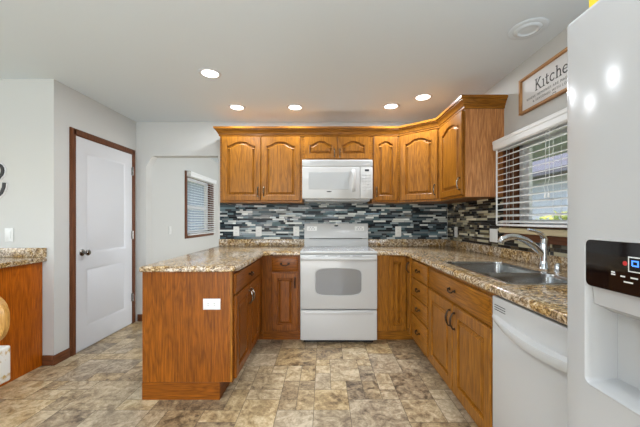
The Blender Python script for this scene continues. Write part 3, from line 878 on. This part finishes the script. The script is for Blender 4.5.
m = MB(); m.tube([(fx, fy, 1.095), (fx-.008, fy, 1.120), (fx-.035, fy-.004, 1.145), (fx-.075, fy-.008, 1.160), (fx-.112, fy-.010, 1.166)], [.019, .017, .011, .008, .009], 12); m.build('lever', 'chrome', fc)
m = MB(); m.lathe((1.405, 1.80, CT1), [(0, 0), (.022, 0), (.022, .004), (.018, .008), (.018, .042), (.014, .052), (0, .055)]); tag(m.build('air_gap', 'chrome', loc=(1.405, 1.80, CT1)), 'small chrome capped air gap on the countertop beside the faucet', 'air gap')

# ------------------------------------------------------------------ refrigerator
rf = thing('refrigerator', 'white side-by-side refrigerator with door dispenser at right edge', 'refrigerator', (1.1, .36, 0))
XF = .66; FY1, FY0, FZ = .821, -.10, 1.76
B('body', 'fridge', rf, (XF+.085, FY0, .02), (XR-.03, FY1, FZ-.006), .006, 2)
B('base_grille', 'greyplastic', rf, (XF+.03, FY0+.02, .004), (XF+.09, FY1-.02, .07), .003)
FFr = RIGHT(XF)
B('door', 'fridge', rf, (XF, FY0, .08), (XF+.078, .448, FZ), .012, 3)
dm = MB(); bm = dm.bm
U0, U1, V0, V1 = -FY1, -.454, .08, FZ            # u = -y
OUT = rrect(U0, V0, U1, V1, .012); H = rrect(-.762, .815, -.500, 1.182, .018)
Lo = [[bm.verts.new(FFr(p.x, p.y, ww)) for p in offset_loop(OUT, dd)] for dd, ww in ((.002, -.078), (0, -.070), (0, -.012), (.004, -.003), (.012, 0))]
Hi = [[bm.verts.new(FFr(p.x, p.y, ww)) for p in offset_loop(H, dd)] for dd, ww in ((0, 0), (.0015, .0015), (.004, .0015), (.006, -.002), (.008, -.012), (.020, -.066))]
for LL in (Lo, Hi):
    for k_ in range(len(LL)-1):
        n = len(LL[0])
        for i in range(n):
            j = (i+1) % n; bm.faces.new((LL[k_][i], LL[k_][j], LL[k_+1][j], LL[k_+1][i]))
bm.faces.new(Lo[0]); bm.faces.new(Hi[-1])
es = []
for lp in (Lo[-1], Hi[0]):
    for i in range(len(lp)): es.append(bm.edges.get((lp[i], lp[(i+1) % len(lp)])))
bmesh.ops.triangle_fill(bm, edges=es, use_beauty=True)
fd = dm.build('freezer_door', 'fridge', rf, sharp=30)
for yy in (.478, .420):
    m = MB(); m.tube([(XF+.002, yy, .75), (XF-.045, yy, .78), (XF-.05, yy, 1.15), (XF-.045, yy, 1.55), (XF+.002, yy, 1.58)], [.012]*5, 10)
    m.build('handle', 'fridge', fd if yy > .45 else rf.children[2])
m = MB(); m.prism([tuple(p) for p in rrect(-.757, 1.063, -.505, 1.178, .013)], FFr, -.02, .0005, .0015); cp = m.build('control_panel', 'blackglass', fd); cp['label'] = 'glossy black dispenser control panel'
m = MB(); sec = [(-.012, 1.0625), (-.016, 1.018), (-.055, .998), (-.060, 1.0625)]
m.loops([[FFr(u, z, w_) for w_, z in sec] for u in (-.750, -.512)]); m.build('dispenser_shroud', 'fridge', fd)
m = MB(); m.loops([[FFr(u, z, w_) for w_, z in ((-.040, 1.0), (-.062, 1.0), (-.060, .90), (-.052, .90))] for u in (-.665, -.60)]); m.build('dispenser_paddle', 'greyplastic', fd)
# display and marks on the panel
FB('display', 'plastic', cp, FFr, -.650, -.575, 1.114, 1.147, .0003, .0011)
FB('display_glass', 'black', cp, FFr, -.6475, -.5775, 1.1165, 1.1445, .0009, .0014)
m = MB()
for i in range(3):
    u = -.641+i*.019
    m.ribbon([(u, 1.128), (u+.012, 1.128), (u+.012, 1.138), (u, 1.138), (u, 1.128)], .003, FFr, .0013, .0017)
m.build('display_digits', 'blue', cp)
m = MB(); m.lathe(FFr(-.657, 1.131, .0004), [(0, 0), (.005, 0), (.005, .0008), (0, .0009)], FFr.w, 14); m.build('indicator', 'red', cp)
for u0, u1, z in ((-.689, -.679, 1.101), (-.689, -.680, 1.106), (-.667, -.657, 1.1), (-.645, -.630, 1.1), (-.620, -.600, 1.1), (-.660, -.640, 1.089)):
    FB('printed_mark', 'plastic', cp, FFr, u0, u1, z, z+.003, .0003, .0008)
yb_ = thing('cereal_box', 'yellow and brown carton on top of the refrigerator', 'box', (.75, .70, FZ))
B('carton', 'yellow', yb_, (.705, .56, FZ), (.90, .80, FZ+.10), .002); B('printed_band', 'maroon', yb_, (.720, .7995, FZ+.004), (.885, .8008, FZ+.09))

# ------------------------------------------------------------------ blinds
def blind(name, label, xw, sgn, ya, yb, z0, zt, pitch, vz0, vz1, vout, loc, cords, off=.055):
    t = thing(name, label, 'blind', loc)
    xc = xw+sgn*off
    m = MB()
    a, b = sorted((xw+sgn*.001, xw+sgn*vout))
    prof = [(.001, vz0), (vout-.012, vz0), (vout-.004, vz0+.010), (vout-.004, vz0+.045), (vout, vz0+.052), (vout, vz1-.006), (vout-.006, vz1), (.001, vz1)]
    m.loops([[Vector((xw+sgn*d_, y, z)) for d_, z in prof] for y in (ya-.012, yb+.012)]); m.build('valance', 'slat', t, sharp=25)
    z = z0+.03
    while z < zt:
        s = MB(); tl = -sgn*.006; s.pts8([(xc-.024, ya, z-tl-.003), (xc+.024, ya, z+tl-.003), (xc+.024, yb, z+tl-.003), (xc-.024, yb, z-tl-.003), (xc-.024, ya, z-tl+.002), (xc+.024, ya, z+tl+.002), (xc+.024, yb, z+tl+.002), (xc-.024, yb, z-tl+.002)]); s.build('slat', 'slat', t); z += pitch
    s = MB(); s.box((xc-.025, ya, z0-.006), (xc+.025, yb, z0+.010), .004, 2); s.build('bottom_rail', 'slat', t)
    for y in cords:
        for dx in (-.025, .025):
            s = MB(); s.tube([(xc+dx, y, z0), (xc+dx, y, zt+.03)], .0013, 6); s.build('ladder_cord', 'slat', t)
    return t
b1 = blind('window_blind', 'white horizontal slat blind on the window over the sink', XR, -1, 1.23, 2.462, 1.185, 1.80, .0475, 1.795, 1.873, .112, (XR, 1.85, 1.17), (1.40, 1.85, 2.32), .062)
m = MB()
for q in (0, 1):
    y = 1.875+q*.03; x = XR-.092
    m.tube([(x, y, 1.80), (x, y, 1.48), (x-.002, y+.014, 1.44), (x, y+.004, 1.40)], .0016, 6)
    m.lathe((x, y+.004, 1.365), [(0, 0), (.008, .002), (.005, .03), (.002, .036), (0, .037)], n=10)
m.build('lift_cord', 'slat', b1)
m = MB(); m.tube([(1.412, 2.452, 1.80), (1.412, 2.452, 1.19)], .0065, 8); m.build('tilt_wand', 'slat', b1)
b2 = blind('window_blind', 'white horizontal slat blind on the brown-framed window in the next room', XO, 1, 4.79, 5.90, .985, 1.93, .042, 1.925, 2.005, .085, (XO, 5.3, .96), (4.95, 5.35, 5.75), .045)

# ------------------------------------------------------------------ sign on the right wall
sg = thing('wall_sign', 'oak-framed white kitchen sign hung above the sink window', 'sign', (XR, 1.94, 2.015))
FS = RIGHT(XR); A0, A1, SZ0, SZ1 = -2.268, -1.60, 2.015, 2.275
FB('backing', 'paper', sg, FS, A0+.005, A1-.005, SZ0+.005, SZ1-.005, .001, .010)
f = .016
for nm, mt, q in (('frame_rail', 'signwood_y', (A0, A1, SZ0, SZ0+f)), ('frame_rail', 'signwood_y', (A0, A1, SZ1-f, SZ1)), ('frame_stile', 'signwood_z', (A0, A0+f, SZ0+f, SZ1-f)), ('frame_stile', 'signwood_z', (A1-f, A1, SZ0+f, SZ1-f))):
    FB(nm, mt, sg, FS, *q, .0008, .030, .001)
m = MB(); bw = .0075; u = -2.118; bz = 2.135; ch, xh = .080, .052
def stk(P, w_=bw): m.ribbon([(u+a, bz+b) for a, b in P], w_, FS, .0095, .0112)
def ser(x, y, w_=.020): stk([(x-w_/2, y), (x+w_/2, y)], .005)
def arc(cx, cy, rx, ry, a0, a1, n=12): return [(cx+rx*math.cos(math.radians(a0+(a1-a0)*i/n)), cy+ry*math.sin(math.radians(a0+(a1-a0)*i/n))) for i in range(n+1)]
stk([(.012, 0), (.012, ch)]); ser(.012, .002, .024); ser(.012, ch-.002, .024); stk([(.050, ch-.002), (.014, .034)]); stk([(.024, .044), (.054, .002)]); ser(.050, ch-.002, .020); ser(.056, .002, .020); u += .070
stk([(.012, 0), (.012, xh)]); ser(.012, .002, .026); ser(.007, xh-.002, .014); u += .030
stk([(.012, xh+.018), (.012, .012)]+arc(.022, .012, .010, .011, 180, 330, 6)); stk([(.0, xh-.002), (.030, xh-.002)], .005); u += .040
stk(arc(.022, xh/2, .020, xh/2-.003, 40, 320, 14)); u += .050
stk([(.010, 0), (.010, ch)]); ser(.010, .002, .022); ser(.006, ch-.002, .012); stk(arc(.024, xh-.020, .014, .018, 180, 0, 8)+[(.038, 0)]); ser(.038, .002, .020); u += .056
stk([(.003, xh/2+.002), (.041, xh/2+.002)], .005); stk(arc(.022, xh/2, .020, xh/2-.003, 5, 320, 16)); u += .052
stk([(.010, 0), (.010, xh)]); ser(.010, .002, .022); ser(.006, xh-.002, .012); stk(arc(.024, xh-.020, .014, .018, 180, 0, 8)+[(.038, 0)]); ser(.038, .002, .020)
m.build('headline_lettering', 'ink', sg)
def text(body, size, F, u0, v0, w0, mat, parent, name, bold=0):
    cu = bpy.data.curves.new(name, 'FONT'); cu.body = body; cu.size = size; cu.extrude = .0006; cu.offset = bold; cu.space_character = 1.25
    cu.materials.append(M[mat]); o = bpy.data.objects.new(name, cu); C.objects.link(o); o.parent = parent
    X, Z = F.u, F.w; Y = Vector((0, 0, 1))
    o.matrix_local = Matrix(((X.x, Y.x, Z.x, 0), (X.y, Y.y, Z.y, 0), (X.z, Y.z, Z.z, 0), (0, 0, 0, 1)))
    bpy.context.view_layer.update()
    me = bpy.data.meshes.new_from_object(o); q = bpy.data.objects.new(name, me); C.objects.link(q); q.parent = parent
    me.transform(o.matrix_local.to_3x3().to_4x4()); me.transform(Matrix.Translation(F(u0, v0, w0)-wloc(parent)))
    bpy.data.objects.remove(o); return q
text('WHERE MEMORIES ARE MADE', .024, FS, -2.205, 2.095, .0108, 'softink', sg, 'small_lettering', -.0002)
text('& SEASONED WITH LOVE', .024, FS, -2.140, 2.064, .0108, 'softink', sg, 'small_lettering', -.0002)
m = MB(); hp = []
for k in range(24):
    t = 2*PI*k/24; hp.append((-1.94+.013*math.sin(t)**3, 2.044+.0009*(13*math.cos(t)-5*math.cos(2*t)-2*math.cos(3*t)-math.cos(4*t))))
m.ribbon(hp+[hp[0]], .002, FS, .0095, .0112); m.ribbon([(-2.02, 2.04), (-1.96, 2.042)], .0015, FS, .0095, .0112); m.build('heart_mark', 'ink', sg)

# black script word on the dining wall, cut by the photo's edge
FW = BACK(YA)
s = thing('wall_script', 'black cut-out script word on the wall above the buffet', 'wall sign', (-2.85, YA, 1.5))
def script(w_, mat, name, w0, w1):
    m = MB()
    P = arc(-2.745, 1.640, .045, .052, 205, -60, 12)+[(-2.745, 1.565), (-2.80, 1.535), (-2.86, 1.545), (-2.90, 1.60), (-2.95, 1.66), (-3.0, 1.60), (-2.98, 1.53), (-3.05, 1.50)]
    P2 = [(-2.688, 1.540), (-2.692, 1.500), (-2.712, 1.455), (-2.745, 1.425), (-2.80, 1.41), (-2.90, 1.42), (-3.0, 1.44)]
    for Q in (P, P2): m.ribbon(Q, w_, FW, w0, w1)
    return m.build(name, mat, s)
script(.040, 'paper', 'backing', .0005, .008); script(.024, 'blackwood', 'lettering', .0075, .016)

# chair at the left edge
chx = thing('chair', 'round-backed honey wood chair with thick pale distressed seat at left edge', 'chair', (-2.06, 1.72, 0))
m = MB(); Q = [Vector((-2.063+.20*math.copysign(abs(math.cos(a))**.8, math.cos(a)), .640+.165*math.copysign(abs(math.sin(a))**.8, math.sin(a)))) for a in [2*PI*k/40 for k in range(40)]]
FC = BACK(1.74)
m.loops([[FC(p.x, p.y, w_) for p in offset_loop(Q, dd)] for dd, w_ in ((.012, -.05), (0, -.04), (0, -.012), (.012, 0), (.05, -.004))]); m.build('backrest', 'honey', chx)
B('seat', 'distressed', chx, (-2.30, 1.38, .268), (-1.874, 1.80, .478), .012, 3)
for x in (-2.26, -2.04):
    for y in (1.42, 1.76): B('leg', 'honey', chx, (x, y-.02, 0), (x+.04, y+.02, .27), .004)

# ------------------------------------------------------------------ outlets and switches
def plate(name, F, u, v, label, kind, group=None, loc=None, gang=1, horiz=False):
    w_, h_ = (.118 if gang == 2 else .072), .116
    if horiz: w_, h_ = .118, .074
    p = F(u, v, .0)
    t = thing(name, label, 'outlet' if kind == 'outlet' else 'switch', p, group)
    FB('cover_plate', 'plastic', t, F, u-w_/2, u+w_/2, v-h_/2, v+h_/2, .0006, .006, .002, 2)
    if kind == 'outlet':
        for s_ in (-1, 1):
            uu, vv = (u+s_*.021, v) if horiz else (u, v+s_*.021)
            m = MB(); m.prism(squircle(uu, vv, .016, .0145, 3, 20, 0), F, .004, .0068, .0005); r_ = m.build('receptacle', 'plastic', t)
            for e in (-1, 1): FB('socket_slot', 'dark', r_, F, uu+(e*.006 if not horiz else -.004)-(.001 if not horiz else .004), uu+(e*.006 if not horiz else .004)+(.001 if not horiz else 0), vv+(-.003 if not horiz else e*.006-.001), vv+(.006 if not horiz else e*.006+.001), .0066, .0071)
    else:
        for g in range(gang):
            uu = u+(g-(gang-1)/2)*.046
            FB('rocker', 'plastic', t, F, uu-.0165, uu+.0165, v-.033, v+.033, .0055, .009, .002, 2)
    return t
FT = BACK(YB-.007); FTR = RIGHT(XR-.007)
plate('outlet', BACK(2.043), -.763, .654, 'white outlet set sideways in the peninsula end panel', 'outlet', horiz=True)
plate('outlet', FT, -1.06, 1.09, 'white outlet at the left end of the back splash, nearest the opening', 'outlet')
plate('outlet', FT, -.79, 1.09, 'second white outlet from the left on the back splash', 'outlet')
plate('outlet', FT, -.335, 1.09, 'white outlet on the back splash just left of the range', 'outlet')
plate('outlet', FT, .898, 1.09, 'white outlet on the back splash right of the range', 'outlet')
plate('outlet', FTR, -3.386, 1.09, 'white outlet on the right splash close to the corner', 'outlet')
plate('light_switch', FTR, -2.635, 1.09, 'white double switch on the right splash beside the sink window', 'switch', gang=2)
plate('light_switch', FW, -2.655, 1.10, 'white light switch on the wall just above the buffet', 'switch')
plate('light_switch', LEFT(XO), 4.28, 1.08, 'white light switch in the next room near its window', 'switch')

# ------------------------------------------------------------------ ceiling fittings
LAMPS = [(-.923, 2.43, 'recessed ceiling light nearest the white door, leftmost and nearest the camera'),
         (-.916, 3.16, 'recessed ceiling light above the left wall cabinet, farther left of the back two'),
         (-.305, 3.16, 'recessed ceiling light in front of the cabinets just left of the microwave'),
         (.70, 3.13, 'recessed ceiling light in front of the narrow cabinet right of microwave'),
         (.957, 2.90, 'recessed ceiling light nearest the diagonal corner cabinet and right wall cabinet')]
for x, y, lb_ in LAMPS:
    t = thing('recessed_light', lb_, 'ceiling light', (x, y, ZC), 'recessed ceiling lights')
    m = MB(); m.lathe((x, y, ZC), [(.088, 0), (.088, -.003), (.080, -.007), (.066, -.006), (.064, -.001)], n=32); m.build('trim_ring', 'white', t)
    m = MB(); m.lathe((x, y, ZC), [(.0655, -.0005), (.0655, -.004), (0.03, -.005), (0, -.005)], n=32); m.build('lens', 'lens', t)
    o = area('lamp', (x, y, ZC-.008), (0, 0, 0), .12, .12, LAMP_W, (.93, .98, 1.05), 'DISK'); o.parent = t; o.location = (0, 0, -.008)
t = thing('ceiling_speaker', 'round white louvred ceiling fitting above the sink', 'ceiling vent', (1.27, 1.869, ZC))
m = MB(); m.lathe((1.27, 1.869, ZC), [(.108, 0), (.108, -.003), (.100, -.006), (.080, -.006), (.078, -.003)], n=40); m.build('trim_ring', 'ceil', t)
m = MB(); m.lathe((1.27, 1.869, ZC), [(.078, -.002), (.070, -.010), (.055, -.012), (.050, -.006), (.046, -.005), (.02, -.008), (0, -.008)], n=40); m.build('baffle', 'ceil', t)

# ------------------------------------------------------------------ outdoors, seen through the blinds
m = MB(); m.box((-16, -14, -.5), (18, 24, -.15)); o = m.build('lawn', 'grass'); tag(o, 'mown lawn outside the windows', 'grass', kind='stuff')
nh = thing('neighbour_house', 'pale grey sided house with dark roof outside the sink window', 'house', (9, 9, -.15))
m = MB(); m.box((7.5, 3.5, -.15), (12, 14, 2.9)); hw = m.build('wall', 'siding', nh)
m = MB(); m.loops([[Vector((x, y, z)) for x, z in ((6.9, 2.8), (9.75, 4.4), (12.6, 2.8), (12.6, 2.65), (6.9, 2.65))] for y in (3.1, 14.4)]); m.build('roof', 'roofing', nh)
for y in (8.0, 11.0):
    B('house_window', 'vinyl', nh, (7.44, y, .9), (7.52, y+1.2, 2.2), .01); 
ev = MB(); ev.box((XR+.15, -2, 2.13), (3.25, YF, 2.32)); struct(ev.build('trim_4', 'siding', loc=(2, 2, 2.2)), 'roof overhang outside the sink window')
gg = thing('garage', 'grey sided garage outside the window of the next room', 'building', (-8, 14, -.15))
B('wall', 'palesiding', gg, (-12, 9.5, -.15), (-7, 20, 3.6))
m = MB(); m.loops([[Vector((x, y, z)) for x, z in ((-6.5, 3.52), (-9.5, 5.5), (-12.5, 3.52), (-12.5, 3.4), (-6.5, 3.4))] for y in (9.2, 20.3)]); m.build('roof', 'roofing', gg)
B('garage_window', 'vinyl', gg, (-7.04, 12.6, .7), (-6.98, 13.5, 1.7), .01)
pp = MB(); pp.box((3.1, 3.55, -.15), (3.24, 3.69, 3.2), .01); tag(pp.build('porch_post', 'brownpaint', loc=(3.17, 3.62, -.15)), 'brown porch post outside the sink window', 'post')
def shrub(name, label, c, r, n, seed):
    rnd = random.Random(seed); t = thing(name, label, 'shrub', (c[0], c[1], -.15))
    m = MB(); m.tube([(c[0], c[1], -.15), (c[0], c[1], c[2])], [.06, .03], 8); m.build('stem', 'brownpaint', t)
    m = MB()
    for _ in range(n):
        d_ = Vector((rnd.gauss(0, 1), rnd.gauss(0, 1), rnd.gauss(0, 1))).normalized()*r*rnd.uniform(.5, 1)
        p = Vector(c)+Vector((d_.x, d_.y, d_.z*.9)); a = Vector((rnd.gauss(0, 1), rnd.gauss(0, 1), rnd.gauss(0, 1))).normalized()*.09
        b = a.orthogonal().normalized()*.045
        m.add([p-a, p+b, p+a, p-b], [(0, 1, 2, 3)])
    m.build('foliage', 'leaf', t, recalc=False)
shrub('shrub', 'yellow-green shrub outside the sink window', (5.0, 6.1, .75), .75, 1400, 2)
shrub('shrub', 'green shrub outside the window of the next room', (-6.0, 11.2, .52), .6, 1200, 4)
